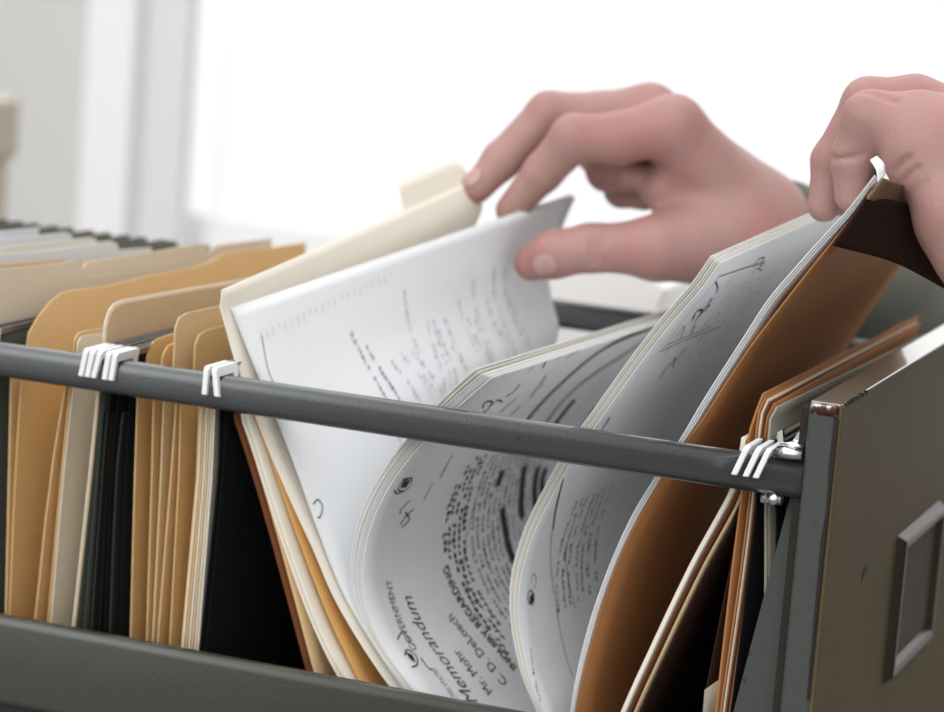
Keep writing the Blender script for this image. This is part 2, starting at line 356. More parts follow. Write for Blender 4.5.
# label holder on the front
Hs = X(897, 535, XF1); zt, zb = .9475, .8785; ya, yb = .1305, .222; t_ = .0085
W_ = MB(); W_.add([(XF1-.0005, a, c) for a, c in ((ya, zb), (yb, zb), (yb, zt), (ya, zt))] + [(XF1+.0042, a, c) for a, c in ((ya+.003, zb+.003), (yb-.003, zb+.003), (yb-.003, zt-.003), (ya+.003, zt-.003))] +
      [(XF1+.0042, a, c) for a, c in ((ya+.0065, zb+.0065), (yb-.0065, zb+.0065), (yb-.0065, zt-.0065), (ya+.0065, zt-.0065))] + [(XF1+.0005, a, c) for a, c in ((ya+t_, zb+t_), (yb-t_, zb+t_), (yb-t_, zt-t_), (ya+t_, zt-t_))],
      [(i+4*k, (i+1) % 4+4*k, (i+1) % 4+4*k+4, i+4*k+4) for k in range(3) for i in range(4)] + [(0, 3, 2, 1), (12, 13, 14, 15)])
lh = W_.build('label_holder', M['brass'], D, bevel=.0008, label='dull metal label frame on the front')
W_ = MB(); W_.box((XF1+.0004, ya+t_-.001, zb+t_-.001), (XF1+.0010, yb-t_+.001, zt-t_+.001)); W_.build('label_card', M['card_slot'], lh, label='dark blank card in the label frame')

# ------------------------------------------------------------------ folders built flat in a plane along y, leaning a little
def flat_sheet(x0, outline, lean=0.0, z_ref=1.0, curve=0.0):
    """outline: [(y,z)...] polygon; x = x0 + lean*(z-z_ref) + curve*(...)"""
    return x0, outline, lean, z_ref, curve
def panel(name, x0, outline, mt, parent, th=.0006, lean=0.0, z_ref=1.0, curve=0.0, label=None, ydrift=0.0):
    n = len(outline); V = []
    import bmesh
    bm = bmesh.new(); vs = []
    for (y, z) in outline: vs.append(bm.verts.new((0, y, z)))
    f = bm.faces.new(vs)
    # cut into bands so that the sheet can bend
    for zc in np.linspace(.80, 1.04, 9):
        g = bm.verts[:] + bm.edges[:] + bm.faces[:]
        bmesh.ops.bisect_plane(bm, geom=g, plane_co=(0, 0, zc), plane_no=(0, 0, 1))
    r = bmesh.ops.extrude_face_region(bm, geom=bm.faces[:])
    for v in r['geom']:
        if isinstance(v, bmesh.types.BMVert): v.co.x += th
    for v in bm.verts:
        dz = v.co.z - z_ref; v.co.x += x0 + lean*dz + curve*math.sin(math.pi*min(1, max(0, (v.co.z-.775)/.23))) + ydrift*(v.co.y-.02)
    bmesh.ops.recalc_face_normals(bm, faces=bm.faces)
    o0 = np.array(parent.location)
    for v in bm.verts: v.co -= Vector(o0)
    me = bpy.data.meshes.new(name); bm.to_mesh(me); bm.free(); me.materials.append(mt)
    o = bpy.data.objects.new(name, me); COL.objects.link(o); o.parent = parent; o['_o'] = [float(a) for a in o0]
    if label: o['label'] = label
    return o
def tab_outline(y0, y1, zb, zt, tabs, th=.014, r=.006):
    """folder outline with raised tabs [(ya,yb)] of height th above zt"""
    P = [(y0, zb), (y0, zt-r), (y0+r*.3, zt-r*.3), (y0+r, zt)]
    for a, b in tabs:
        if a <= y0+.001: P = [(y0, zb), (y0, zt+th-r), (y0+r*.3, zt+th-r*.3), (y0+r, zt+th), (b-.008, zt+th), (b-.003, zt+th-.003), (b, zt)]
        else: P += [(a, zt), (a+.003, zt+th-.003), (a+.008, zt+th), (b-.008, zt+th), (b-.003, zt+th-.003), (b, zt)]
    if P[-1][0] < y1-.002: P += [(y1-r, zt), (y1-r*.3, zt-r*.3), (y1, zt-r)]
    P += [(y1, zb)]; return P
ZB = .776
def near_x(px, py, y=.018): return Y(px, py, y)[0]

def hook_mb(x, y_front, sgn=1, w=.0025, tilt=0.0):
    """flat white plastic hook tip sitting over the rail; sgn=1 near rail, -1 far rail"""
    P = [(-.0042, .9922), (-.0020, .9916), (-.0012, 1.0003), (.0128, 1.0003), (.0134, .9955), (.0165, .9955), (.0175, 1.0035), (.0160, 1.0046), (-.0022, 1.0046), (-.0036, 1.0032)]
    Q = [(y_front + sgn*p, z) for p, z in P]; mb = MB(); mb.prism(Q, 0, x-w/2, x+w/2)
    if tilt: mb.V = [(v[0]+tilt*(v[2]-1.002), v[1], v[2]) for v in mb.V]
    return mb
def hanging(px_rods, mt, label, body=True, z_low=.782, tilts=(0, 0), near=True, group='hanging folders on the drawer rails', far=True, xs=None, paths=None, top=1.0005, rod='rod'):
    """rods given by the pixel of their near hook; paths = near edge of each flap as pixels below the rod"""
    xs = xs or [Y(p, q, 0)[0] for p, q in px_rods]; E_ = empty('hanging_folder', (sum(xs)/len(xs), .17, z_low), label, 'hanging folder', group)
    for i, (x, tl) in enumerate(zip(xs, tilts)):
        mb = MB(); mb.box((x-.0007, .014, 1.0008), (x+.0007, YF-.014, 1.0040)); rd = mb.build('hanger_rod', M[rod], E_, bevel=.0003)
        if near: hook_mb(x, 0.0, 1, tilt=tl).build('hook', M['hook'], rd, bevel=.0004, label='white plastic hook resting on the near rail')
        if far: hook_mb(x, YF, -1).build('hook', M['hook'], rd, bevel=.0004)
        if body:
            if paths: near_c = [np.array((x, .0165, 1.0005))] + Yl(paths[i], .0165)
            else: near_c = [(x, .0165, top), (x+.001*(1-2*i), .0165, .95), (x+.0015*(1-2*i), .0165, .87), (x+.0018*(1-2*i), .0165, z_low)]
            far_c = [(a, YF-.017, c) for a, b, c in near_c]; Sheet(near_c, far_c, 20, 3).build('flap', mt, E_, .0006)
    return E_
def Yl(pts, y): return [Y(a, b, y) for a, b in pts]

# ---- group of hanging folders left of the held papers
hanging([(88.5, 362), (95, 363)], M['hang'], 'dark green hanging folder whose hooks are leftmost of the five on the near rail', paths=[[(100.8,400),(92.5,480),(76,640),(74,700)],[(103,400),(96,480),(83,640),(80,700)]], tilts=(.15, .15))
hanging([(102, 366), (111, 368)], M['hang_dark'], 'shade-darkened green hanging folder hooked in the middle of the cluster of five white hooks', paths=[[(110.5,400),(103.6,480),(94.2,640),(91,700)],[(118.2,400),(110.6,480),(103.6,640),(101,700)]], tilts=(.2, .1))
hanging([(117.5, 369), (209, 380)], M['hang_dark'], 'shade-darkened green hanging folder holding the pack of orange manila folders left of the pair of hooks', paths=[[(130,400),(125,480),(119.5,640),(117,700)],[(220.5,400),(217.5,480),(200.5,645),(193,720)]], tilts=(.1, 0))
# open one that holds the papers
hanging([(217.5, 382), (746.5, 456)], M['hang_dark'], 'shade-darkened green hanging folder spread wide open around the held papers', paths=[[(226,405),(222,480),(206,645),(197,740)],[(757,500),(748,580),(731,712),(726,765)]], tilts=(-.2, .35))
hanging([(758, 458), (768, 460)], M['hang_dark'], 'shade-darkened green hanging folder hooked just left of the metal lugs at the rail end', tilts=(.35, .35), paths=[[(776,500),(776,580),(776,712),(776,770)],[(786,500),(786,600),(786,712),(785,770)]])

# ---- manila folders on the left
GM = 'manila folders left of the held papers'
def outl(px, x):
    return [(lambda p: (p[1], p[2]))(X(a, b, x)) for a, b in px]
def clip_y(P, y1):
    out = []
    for i, p in enumerate(P):
        if p[0] <= y1: out.append(p)
        else:
            if i: a = P[i-1]; t = (y1-a[0])/(p[0]-a[0]); out.append((y1, a[1]+t*(p[1]-a[1])))
            break
    return out
def leaned(name, nearpx, top, mt, parent, y0=.018, th=.0006, label=None, y_end=.332, ztop=None):
    """panel whose near edge follows the pixels nearpx (from top to bottom) and whose top outline is the pixel list top"""
    P = [Y(a, b, y0) for a, b in nearpx]; zs = np.array([p[2] for p in P])[::-1]; xs = np.array([p[0] for p in P])[::-1]
    lean = np.polyfit(zs, xs, 1); x_at = lambda z: np.interp(z, zs, xs) if zs[0] <= z <= zs[-1] else (xs[0]+lean[0]*(z-zs[0]) if z < zs[0] else xs[-1]+lean[0]*(z-zs[-1]))
    xt = x_at(1.015)
    T = [X(a, b, xt) for a, b in top]; ol = [(y0, ZB), (y0, min(.990, T[0][2]-.002))] + [(p[1], p[2]) for p in T if p[2] > .93]
    ol = clip_y(ol, y_end)
    if ol[-1][0] < y_end: ol += [(y_end, ol[-1][1])]
    ol += [(y_end, ZB)]
    o = panel(name, 0, ol, mt, parent, th=th, label=label)
    o0 = np.array(parent.location)
    for v in o.data.vertices: v.co.x += x_at(v.co.z+o0[2])
    return o
f = empty('manila_folder', (-.18, .16, ZB), 'orange manila folder with a tall curved corner, leftmost in the drawer', 'folder', GM)
leaned('back_flap', [(10, 390), (8, 480), (5, 615)], [(22, 350), (25, 345), (27, 333), (36, 318), (48, 303), (60, 293), (72, 290), (110, 285), (150, 275), (190, 268), (205, 264), (225, 253), (260, 249), (320, 240)], M['manila_orange'], f)
leaned('inner_flap', [(20, 390), (14, 480), (9, 615)], [(33, 368), (60, 360), (150, 335)], M['manila'], f)
leaned('front_flap', [(64, 390), (49, 480), (34, 625)], [(68, 376), (74, 366), (160, 345)], M['manila_orange'], f)
f = empty('manila_folder', (-.165, .16, ZB), 'cream tan folder with a low square corner beside the first white hooks', 'folder', GM)
leaned('back_flap', [(69, 390), (60, 480), (47, 625)], [(74, 372), (75, 340), (78, 333), (84, 331), (104, 328), (150, 318)], M['manila'], f)
leaned('front_flap', [(72, 390), (62, 480), (50, 625)], [(77, 372), (78, 343), (81, 337), (88, 335), (106, 332), (150, 322)], M['beige'], f)
f = empty('manila_folder', (-.15, .16, ZB), 'tan folder with a long pale edged tab standing behind the five white hooks', 'folder', GM)
leaned('back_flap', [(97, 390), (88, 480), (71, 635)], [(103, 375), (104, 345), (104, 325), (107, 312), (112, 304), (120, 300), (160, 293), (200, 286), (242, 279), (300, 266)], M['cream'], f)
leaned('front_flap', [(98.5, 390), (90, 480), (73, 635)], [(105, 375), (106, 346), (106, 328), (109, 315), (114, 307), (122, 303), (160, 296), (200, 289), (242, 282), (300, 269)], M['manila_tan'], f, label='tan front with the tab')
# dark strips between the hooks
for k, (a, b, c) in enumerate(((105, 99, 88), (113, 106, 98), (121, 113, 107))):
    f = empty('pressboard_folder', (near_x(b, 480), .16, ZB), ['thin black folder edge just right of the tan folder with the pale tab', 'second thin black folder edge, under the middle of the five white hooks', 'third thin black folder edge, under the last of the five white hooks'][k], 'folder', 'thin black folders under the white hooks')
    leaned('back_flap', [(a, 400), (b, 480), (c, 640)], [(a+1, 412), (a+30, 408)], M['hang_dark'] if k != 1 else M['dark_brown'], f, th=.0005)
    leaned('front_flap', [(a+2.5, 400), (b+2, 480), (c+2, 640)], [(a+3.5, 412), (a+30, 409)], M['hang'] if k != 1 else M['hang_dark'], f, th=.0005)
specs = [
 ('orange manila folder with a low rounded corner, just right of the five white hooks', [(137, 390), (134, 480), (130, 635)], [(143, 372), (146, 352), (152, 341), (158, 338), (170, 334), (200, 328)], 'manila', [(153, 390), (151, 480), (146, 640)], [(158, 375), (161, 355), (166, 346), (174, 342), (200, 336)], 'manila'),
 ('deep orange manila folder with its tall cream tab left of the two white hooks', [(163, 400), (160, 480), (152, 640)], [(171, 380), (172, 365), (173, 352), (174, 330), (178, 318), (186, 313), (222, 305), (240, 300)], 'beige_m', [(176, 395), (170, 480), (157, 640)], [(181, 385), (182, 380), (186, 378), (200, 374)], 'manila_orange'),
 ('manila folder with a rounded corner behind the pair of white hooks', [(180, 400), (178, 480), (169, 645)], [(192, 385), (194, 345), (198, 335), (206, 330), (222, 326), (240, 322)], 'manila', [(199, 400), (196, 480), (181, 645)], [(205, 392), (208, 386), (225, 384)], 'manila_orange'),
]
M['beige_m'] = mat('manila_card_pale', (.80, .62, .38), .75, .04, 90, trans=.18, spec=.2)
for lb, n1, t1, m1, n2, t2, m2 in specs:
    f = empty('manila_folder', (near_x(*n1[1]), .16, ZB), lb, 'folder', GM)
    leaned('back_flap', n1, t1, M[m1], f); leaned('front_flap', n2, t2, M[m2], f)
for k in range(6):
    a = 201 + k*2.6; f = empty('paper_sheaf', (near_x(a, 480), .16, ZB), 'thin tan edged sheet in the sheaf between orange manila folders and the black gap', 'papers', 'tan edged papers in the drawer')
    leaned('page', [(a, 400), (a-3.5, 480), (a-19+k*.4, 647)], [(a+3, 394), (a+30, 386)], M[('beige', 'manila', 'cream', 'manila_tan', 'beige', 'cream')[k]], f, th=.0007)

# ---- rows further along the drawer, to the left
hanging(None, M['hang'], 'dark green hanging folder with a pale rod, left of the tall orange folder', xs=[-.2095, -.2045])
def bg_folder(x, zt, tabs, m_, lb, grp, y1=.318, th=.0006):
    f = empty('manila_folder', (x, .16, ZB), lb, 'folder', grp)
    panel('flap', x, tab_outline(.018, y1, ZB, zt, tabs, .013), m_, f, th, lean=-.02)
    panel('flap', x+.003, [(.018, ZB), (.018, zt-.006), (.022, zt-.002), (y1, zt-.002), (y1, ZB)], m_, f, th, lean=-.015)
    return f
def bg_px(x, px, m_, lb, grp, y0=.018, y1=.332):
    f = empty('manila_folder', (x, .16, ZB), lb, 'folder', grp); ol = outl(px, x); ya = min(y0, ol[0][0])
    zz = [(y, z) for y, z in ol]; P = [(ya, ZB), (ya, zz[0][1])] + [p for p in zz if p[0] > ya+.001]
    P = clip_y(P, y1)
    if P[-1][0] < y1-.001: P += [(y1, P[-1][1])]
    P += [(P[-1][0], ZB)]; panel('flap', x, P, m_, f, .0006)
    Q = [(y0+.002, ZB), (y0+.002, .998), (y1-.004, .998), (y1-.004, ZB)]; panel('flap', x+.0015, Q, m_, f, .0006)
GB = 'beige folders in the left of the drawer'
bg_px(-.2135, [(-20, 272), (0, 269), (40, 265), (74, 261), (79, 262), (82, 268), (84, 276), (160, 268), (250, 258), (330, 248)], M['beige'], 'beige folder whose wide tab rises at the left edge behind the tall orange folder', GB)
bg_px(-.2165, [(-20, 290), (40, 283), (80, 278), (82, 268), (85, 263), (92, 261), (150, 252), (198, 243), (203, 244), (207, 250), (210, 258), (330, 244)], M['beige'], 'beige folder whose long middle tab shows between two other beige tabs', GB)
bg_px(-.2195, [(-20, 292), (100, 278), (200, 262), (207, 256), (211, 248), (217, 245), (270, 238), (312, 234), (317, 235), (323, 243), (326, 250)], M['beige'], 'beige folder whose tab rises just left of the lifted cream folder', GB)
PW = 'pale blurred folders behind the beige ones'
bg_px(-.2295, [(-20, 266), (30, 262), (62, 259), (66, 263), (200, 249), (225, 247)], M['manila_tan'], 'tan blurred folder just behind the beige tabs', PW, y1=.25)
bg_px(-.236, [(-20, 256), (40, 251), (110, 241), (116, 243), (118, 250), (160, 247)], M['paper'], 'white blurred folder with its top reaching furthest right', PW, y1=.22)
bg_px(-.252, [(-20, 249), (40, 243), (90, 237), (95, 239), (97, 243)], M['cream'], 'cream blurred folder between two white ones', PW, y1=.20)
bg_px(-.272, [(-20, 241), (30, 236), (66, 232), (70, 234), (72, 238)], M['paper'], 'white blurred folder in the middle of the pale row', PW, y1=.20)
bg_px(-.292, [(-20, 233), (20, 229), (38, 227), (42, 229), (44, 233)], M['paper'], 'white blurred folder furthest back in the pale row', PW, y1=.20)
xs_ = [-.2225, -.2405, -.2455, -.2565, -.2625, -.2775, -.2835, -.2965]; x = -.3075
while x > -.56: xs_.append(x); x -= random.uniform(.0095, .0135)
for x in xs_:
    hanging(None, M['hang_grey'], 'dark hanging folder far back in the left of the drawer, only its blurred top showing', xs=[x-.0028, x], near=False, far=False, top=1.0065, rod='hang_grey', group='blurred hanging folders at the back of the drawer', tilts=(0, 0))

# sheets are laid from the drawer front towards the back of the drawer, each resting clear of the one before it
# ------------------------------------------------------------------ right-hand group by the drawer front
def rt_folder(lb, nearpx, toppx, far, m_, y0=.02, th=.0007, off=(.003, .006), m2=None):
    n = Yl(nearpx, y0); H = empty('manila_folder', (n[2][0], .16, ZB), lb, 'folder', 'folders in front of the drawer front')
    return n, H
n9 = [(762, 398), (752, 420), (743, 445), (735, 500), (716, 712), (712, 760)]
def bend(N, dx, dz, y): return [np.array([q[0]+dx, y, q[2]+dz]) for q in N]
H = empty('manila_folder', (.165, .16, ZB), 'shade-greyed manila folder with a square corner right behind the metal lugs', 'folder')
N10 = Yl([(777, 407), (771, 416), (769, 436), (768, 470), (768, 560), (766, 660), (765, 740)], .022)
Sheet(bend(N10, .0010, -.012, .024), bend(N10, .0008, -.014, .312), 26, 6).build('back_flap', M['grey_card'], H, .0007, key='N10b')  # manila greyed: the shade behind the lugs is in the colour
Sheet(N10, bend(N10, .000, -.006, .312), 26, 8).build('front_flap', M['grey_card'], H, .0009, key='N10')
HO = empty('manila_folder', (.16, .16, ZB), 'orange brown folder behind the three white hooks near the drawer front', 'folder')
N9 = Yl([(766, 394), (757, 412), (748, 440), (741, 500), (731, 580), (716, 712), (712, 755)], .02)
N9b = Yl([(772, 398), (766, 410), (762, 440), (756, 500), (746, 580), (727, 712), (722, 755)], .02)
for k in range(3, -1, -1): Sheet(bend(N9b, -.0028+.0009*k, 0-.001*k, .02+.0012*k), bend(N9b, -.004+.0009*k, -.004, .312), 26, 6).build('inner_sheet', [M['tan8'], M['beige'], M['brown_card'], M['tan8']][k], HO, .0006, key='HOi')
Sheet(N9, bend(N9, -.001, -.003, .315), 30, 8).build('back_flap', M['tan8'], HO, .0008, key='HO')  # darkened manila, the drawer's shade put into the colour
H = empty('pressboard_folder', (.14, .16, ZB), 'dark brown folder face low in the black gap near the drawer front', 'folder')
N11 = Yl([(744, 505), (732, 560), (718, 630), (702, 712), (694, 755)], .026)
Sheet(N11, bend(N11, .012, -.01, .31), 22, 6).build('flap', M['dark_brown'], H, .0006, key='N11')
H = empty('paper_scrap', (.13, .04, .86), 'small grey paper corner low beside the dark brown folder face', 'paper')
Sheet(Yl([(705, 690), (700, 760)], .022), Yl([(722, 678), (716, 755)], .030), 4, 4).build('sheet', M['grey_card'], H, .0006)

# ------------------------------------------------------------------ tan folder
p8 = [(872, 190), (848, 222), (824, 252), (800, 282), (772, 318), (748, 350), (724, 386), (702, 420), (680, 450), (658, 486), (637, 522), (618, 562), (602, 606), (589, 652), (580, 690), (575, 725), (576, 760), (584, 800)]
P8_near = Yl(p8, .029)
P8_far = [np.array([q[0]-.004-.011*(1-k/15), .318, q[2]-.012]) for k, q in enumerate(P8_near)]
SP8 = Sheet(P8_near, P8_far, 60, 12)
H8 = empty('manila_folder', (.1, .16, ZB), 'tan folder glowing orange brown, right of the curled pages, held up by the second hand', 'folder')
p8b = [(745, 438), (738, 470), (731, 492), (715, 522), (694, 560), (672, 605), (650, 652), (628, 700), (610, 745), (600, 790)]
P8b_near = Yl(p8b, .02); P8b_far = [np.array([q[0]+.004, .30, q[2]-.005]) for q in P8b_near]
SP8b = Sheet(P8b_near, P8b_far, 40, 8)
for k in range(3, 0, -1):
    SP8b.moved((.0016*k+.0003, .002*k, -.001*k)).build('inner_sheet', [M['brown_card'], M['manila_tan'], M['dark_brown']][k-1], H8, .0009, key='P8i')  # outermost sheet dark brown: its unlit face is put into the colour
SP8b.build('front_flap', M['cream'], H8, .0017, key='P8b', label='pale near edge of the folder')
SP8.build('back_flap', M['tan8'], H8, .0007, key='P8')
# ------------------------------------------------------------------ loose pages against the tan folder
p4 = [(875, 175), (865, 188), (846, 212), (820, 240), (795, 268), (768, 300), (742, 340), (720, 374), (700, 406), (680, 440), (655, 478), (632, 516), (612, 560), (597, 600), (585, 640), (575, 685), (569, 725)]
P4_near = Yl(p4, .026); P4_far = [np.array([q[0]-.009-.012*(1-k/15), .30, q[2]-.01-.045*(1-k/15)**3]) for k, q in enumerate(P4_near)]
SP4 = Sheet(P4_near, P4_far, 70, 12)
D4 = empty('document', (.12, .16, ZB), 'sheaf of white pages standing against the tan folder, gripped by the second hand', 'document')
for k in range(2, -1, -1):
    SP4.moved((.0005*k, .0008*k, -.0008*k)).build('page', M['paper'] if k < 2 else M['paper2'], D4, .0004, key='P4')
# curled paper end at the top
ce = [Y(884, 160, .028), Y(878, 150, .03), Y(872, 156, .03), Y(868, 166, .03)]

# ------------------------------------------------------------------ second curled document
p3 = [(720, 262), (700, 290), (672, 322), (640, 363), (605, 412), (578, 450), (555, 490), (535, 530), (522, 570), (518, 605), (521, 640), (530, 680), (543, 712), (556, 740)]
P3_near = Yl(p3, .035)
top_far = Y(886, 188, .305)
P3_far = []
for k, q in enumerate(P3_near):
    w = (1-k/(len(p3)-1))**2; P3_far.append(np.array([q[0]+.006, .305, q[2]+.004])*(1-w) + np.array([q[0]+(top_far[0]-P3_near[0][0]), .305, q[2]+(top_far[2]-P3_near[0][2])])*w)
SP3 = Sheet(P3_near, P3_far, 90, 24)
D3 = empty('document', (.06, .16, ZB), 'curled copied pages with pen scribbles beside the tan folder', 'document')
pg = SP3.build('page', M['paper2'], D3, .0004, key='P3', label='front page with scribbled notes')
for k in range(4, 0, -1):
    SP3.moved((-.0010*k, -.0003*(k % 2), .0005*k)).build('page', M['aged'] if k in (1, 3) else M['paper2'], D3, .00035, key='P3')
il = Ink(SP3)
for P_, w in (([(718, 277), (740, 270), (764, 262)], .0005), ([(718, 278), (700, 300), (680, 325), (664, 348)], .0004), ([(659, 352), (690, 338), (720, 327)], .0005), ([(667, 345), (700, 331), (712, 325)], .0004), ([(664, 355), (672, 342), (682, 330)], .0005),
              ([(692, 320), (697, 312), (702, 310), (699, 317), (705, 308), (710, 305)], .0012), ([(695, 322), (700, 314), (708, 308)], .0009), ([(706, 304), (712, 298), (709, 305)], .0007), ([(753, 268), (758, 260), (764, 258), (760, 266), (766, 262)], .0007), ([(752, 274), (757, 268), (762, 270)], .0006),
              ([(716, 282), (718, 288), (716, 292)], .0007), ([(724, 290), (731, 280)], .0005), ([(672, 366), (676, 356), (673, 362), (680, 354), (684, 348)], .0008), ([(660, 378), (666, 368), (672, 362)], .0010), ([(690, 332), (695, 324), (692, 334)], .0005), ([(676, 336), (684, 326), (680, 340)], .0005), ([(600, 433), (606, 424), (610, 418)], .0014)):
    il.line_px(P_, w)
il.line_px([(530, 605), (527, 598), (530, 590), (534, 596), (532, 606)], .0006); il.line_px([(533, 590), (536, 580), (534, 574), (531, 582)], .0004); il.blot_px([(530, 605), (529, 596), (532, 592), (534, 600)])
il.line_px([(563, 480), (556, 510), (553, 530)], .0012); il.line_px([(553, 532), (554, 590), (562, 640), (574, 680)], .0004); il.line_px([(566, 545), (568, 580), (576, 610)], .0004)
il.build('pen_mark', M['ink'], pg)
ink = Ink(SP3)
u0, v0 = SP3.inv(531, 648); u1, v1 = SP3.inv(541, 700); ink.typed(u0, u1, v0, .0018, .0019, .0004, seed=5, slope=(v1-v0)*SP3.size()[1]/((u1-u0)*SP3.size()[0]))
for r_ in range(7):
    u0, v0 = SP3.inv(578+r_*6, 500-r_*3); ink.typed(u0, u0+.22, v0, .0028, .0026, .0006, seed=90+r_)
for r_ in range(6):
    u0, v0 = SP3.inv(738+r_*8, 284-r_*3); ink.typed(u0, u0+.20, v0, .0022, .0022, .0004, seed=120+r_)
ink.build('typed_text', M['grey_ink'], pg)

# ------------------------------------------------------------------ curled memorandum
p2 = [(492, 377), (462, 403), (436, 429), (411, 456), (389, 487), (373, 520), (365, 550), (363, 582), (369, 612), (386, 648), (418, 692), (450, 733), (490, 765), (535, 790)]
P2_near = Yl(p2, .018)
P2_far = [p + d for p, d in zip([np.array([q[0], .305, q[2]]) for q in P2_near], [np.array([.010*math.sin(math.pi*k/13)+.006, 0, -.004]) for k in range(14)])]
SP2 = Sheet(P2_near, P2_far, 90, 24)
D2 = empty('document', (.0, .16, ZB), 'curled memorandum of many copied pages with black redaction bars', 'document')
NP2 = 6
pg = SP2.build('page', M['paper2'], D2, .0004, key='P2', label='memorandum letterhead page with black bars')
for k in range(NP2, 0, -1):
    w = np.linspace(0, 1, 90)[:, None, None]; fan = np.exp(-((w-.0)/.18)**2)
    o = object.__new__(Sheet); o.G = SP2.G + np.array([-.00115, 0, .0002])*k*(.85+.25*math.sin(k*2.1)*(1-w)) + fan*np.array([-.0003, 0, .0002])*k*(.7+.5*math.sin(k*3.3)) + np.array([0, -.0006, 0])*(k % 3); o.norm()
    o.build('page', M['aged'] if k in (2, 4) else M['paper2'], D2, .0003, key='P2')
ink = Ink(SP2)
ink.text('Memorandum', (478, 701), (410, 594), bold=-.004, shear=.35, height=1.3)
ink.text('Mr. Mohr', (492, 690), (456, 648), bold=0)
ink.text('C. D. DeLoach', (508, 682), (451, 613), bold=0)
ink.text('INQUIRY REGARDING', (517, 667), (448, 565), bold=.02)
ink.build('lettering', M['ink'], pg, label='black memorandum lettering')
ink = Ink(SP2); ink.text('UNITED STATES', (462, 706), (434, 668), bold=0); ink.text('GOVERNMENT', (417, 649), (392, 580), bold=0)
ink.build('lettering', M['grey_ink'], pg, label='grey letterhead line')
ink = Ink(SP2)
def blk(p, q, vs, h, cw, w, seed, hole=None):
    u0, v0 = SP2.inv(*p); u1, v1 = SP2.inv(*q); sl = (v1-v0)*SP2.size()[1]/((u1-u0)*SP2.size()[0])
    ink.typed(u0, u1, v0+vs, h, cw, w, seed=seed, slope=sl)
# heavy subject block along the curl
vs = [SP2.inv(500, 600)[1], SP2.inv(470, 560)[1]]
u_lo, v_lo = SP2.inv(517, 667); u_m, v_m = SP2.inv(448, 560); u_hi, v_hi = SP2.inv(470, 460)
LU, LV = SP2.size()
for r_ in range(4):
    ink.typed(u_m-.0, u_hi, v_m+.012+r_*.019, .0040, .0034, .0010, seed=40+r_)
    if r_: ink.typed(u_lo-.03*r_, u_m, v_m+.012+r_*.019, .0040, .0034, .0010, seed=50+r_)
ink.typed(u_m-.16, u_m-.02, v_m-.003, .0040, .0034, .0010, seed=48)
vR = v_m+.012+4*.019+.012
for r_ in range(13):
    us = u_hi - .02; ue = u_lo + .02
    v = vR + r_*.021
    ink.typed(us + random.uniform(-.03, .06), ue + random.uniform(-.08, 0), v, .0026, .0023, .0006, seed=70+r_)
ink.build('typed_text', M['ink'], pg, label='dense black type')
il = Ink(SP2)
il.line_px([(490, 470), (466, 535), (468, 590), (490, 640), (512, 665)], .0004)
for P_ in ([(503, 470), (498, 487)], [(502, 507), (505, 530), (513, 557), (523, 575)], [(526, 465), (522, 490), (523, 518)], [(538, 466), (535, 490), (537, 512)], [(547, 468), (543, 480), (544, 500)]):
    il.line_px(P_, .0062)
# bars above the rail
for P_, w in (([(527, 420), (560, 385), (610, 345), (655, 316)], .0045), ([(535, 440), (580, 385), (630, 350), (668, 322)], .0022), ([(555, 425), (575, 400)], .006), ([(585, 425), (595, 408)], .005)):
    il.line_px(P_, w)
il.build('redaction_bar', M['ink'], pg, label='black bars and rules')
il = Ink(SP2)   # pen marks
for P_ in ([(398, 488), (404, 480), (412, 478), (410, 486), (402, 492), (398, 489)], [(394, 490), (397, 493), (403, 490)], [(402, 480), (408, 478)], [(410, 500), (401, 510), (400, 514)], [(413, 509), (405, 517), (400, 525)], [(405, 512), (409, 520), (402, 528)], [(440, 478), (447, 465), (453, 455)], [(424, 500), (430, 488), (433, 482)],
           [(404, 655), (407, 650), (415, 655), (417, 664), (412, 667)], [(407, 653), (412, 660)], [(398, 640), (402, 632), (408, 636), (409, 644)], [(420, 658), (428, 668), (432, 668)]):
    il.line_px(P_, .0007)
il.blot_px([(400, 488), (405, 481), (411, 480), (406, 487)]); il.blot_px([(405, 652), (411, 654), (416, 662), (411, 661)])
for P_ in ([(482, 408), (486, 402), (492, 402), (488, 410), (482, 414)], [(492, 405), (497, 400), (502, 402)], [(506, 397), (514, 392), (520, 384)], [(528, 372), (534, 366)], [(543, 368), (546, 362)], [(556, 360), (560, 354)], [(531, 398), (537, 388), (543, 384)], [(540, 384), (546, 376)], [(500, 412), (516, 398)], [(510, 416), (520, 406)], [(566, 358), (580, 350)]):
    il.line_px(P_, .0010)
for k in range(14): il.line_px([(392-k*1.2, 600+k*0), (392-k*1.2, 601)], .0003) if 0 else None
il.build('pen_mark', M['ink'], pg)

# ------------------------------------------------------------------ held cream folder and white sheets
HG = empty('manila_folder', (0, .16, ZB), 'cream folder with a raised tab, lifted behind the white sheets by the first hand', 'folder')
P1_near = Yl([(235, 311), (243, 330), (257, 365), (285, 432), (305, 485), (323, 535), (352, 605), (405, 688), (450, 735)], .024)
P1_far = Yl([(575, 197), (562, 228), (549, 268), (552, 300), (558, 336)], .285) + [np.array(p) for p in ((-.040, .285, .960), (-.053, .285, .930), (-.054, .285, .900), (-.044, .285, .868), (-.024, .285, .838))]
G_near = Yl([(222, 290), (226, 325), (236, 362), (262, 432), (300, 520), (345, 610), (396, 686), (455, 745)], .018)
_g = [a*.14+b*.86 for a, b in zip(P1_near, P1_far)]
G_far = [_g[0]+np.array([-.034, 0, .012])] + [p+np.array([-.028, 0, 0]) for p in _g]
# white sheets
SP1 = Sheet(P1_near, P1_far, 60, 24)
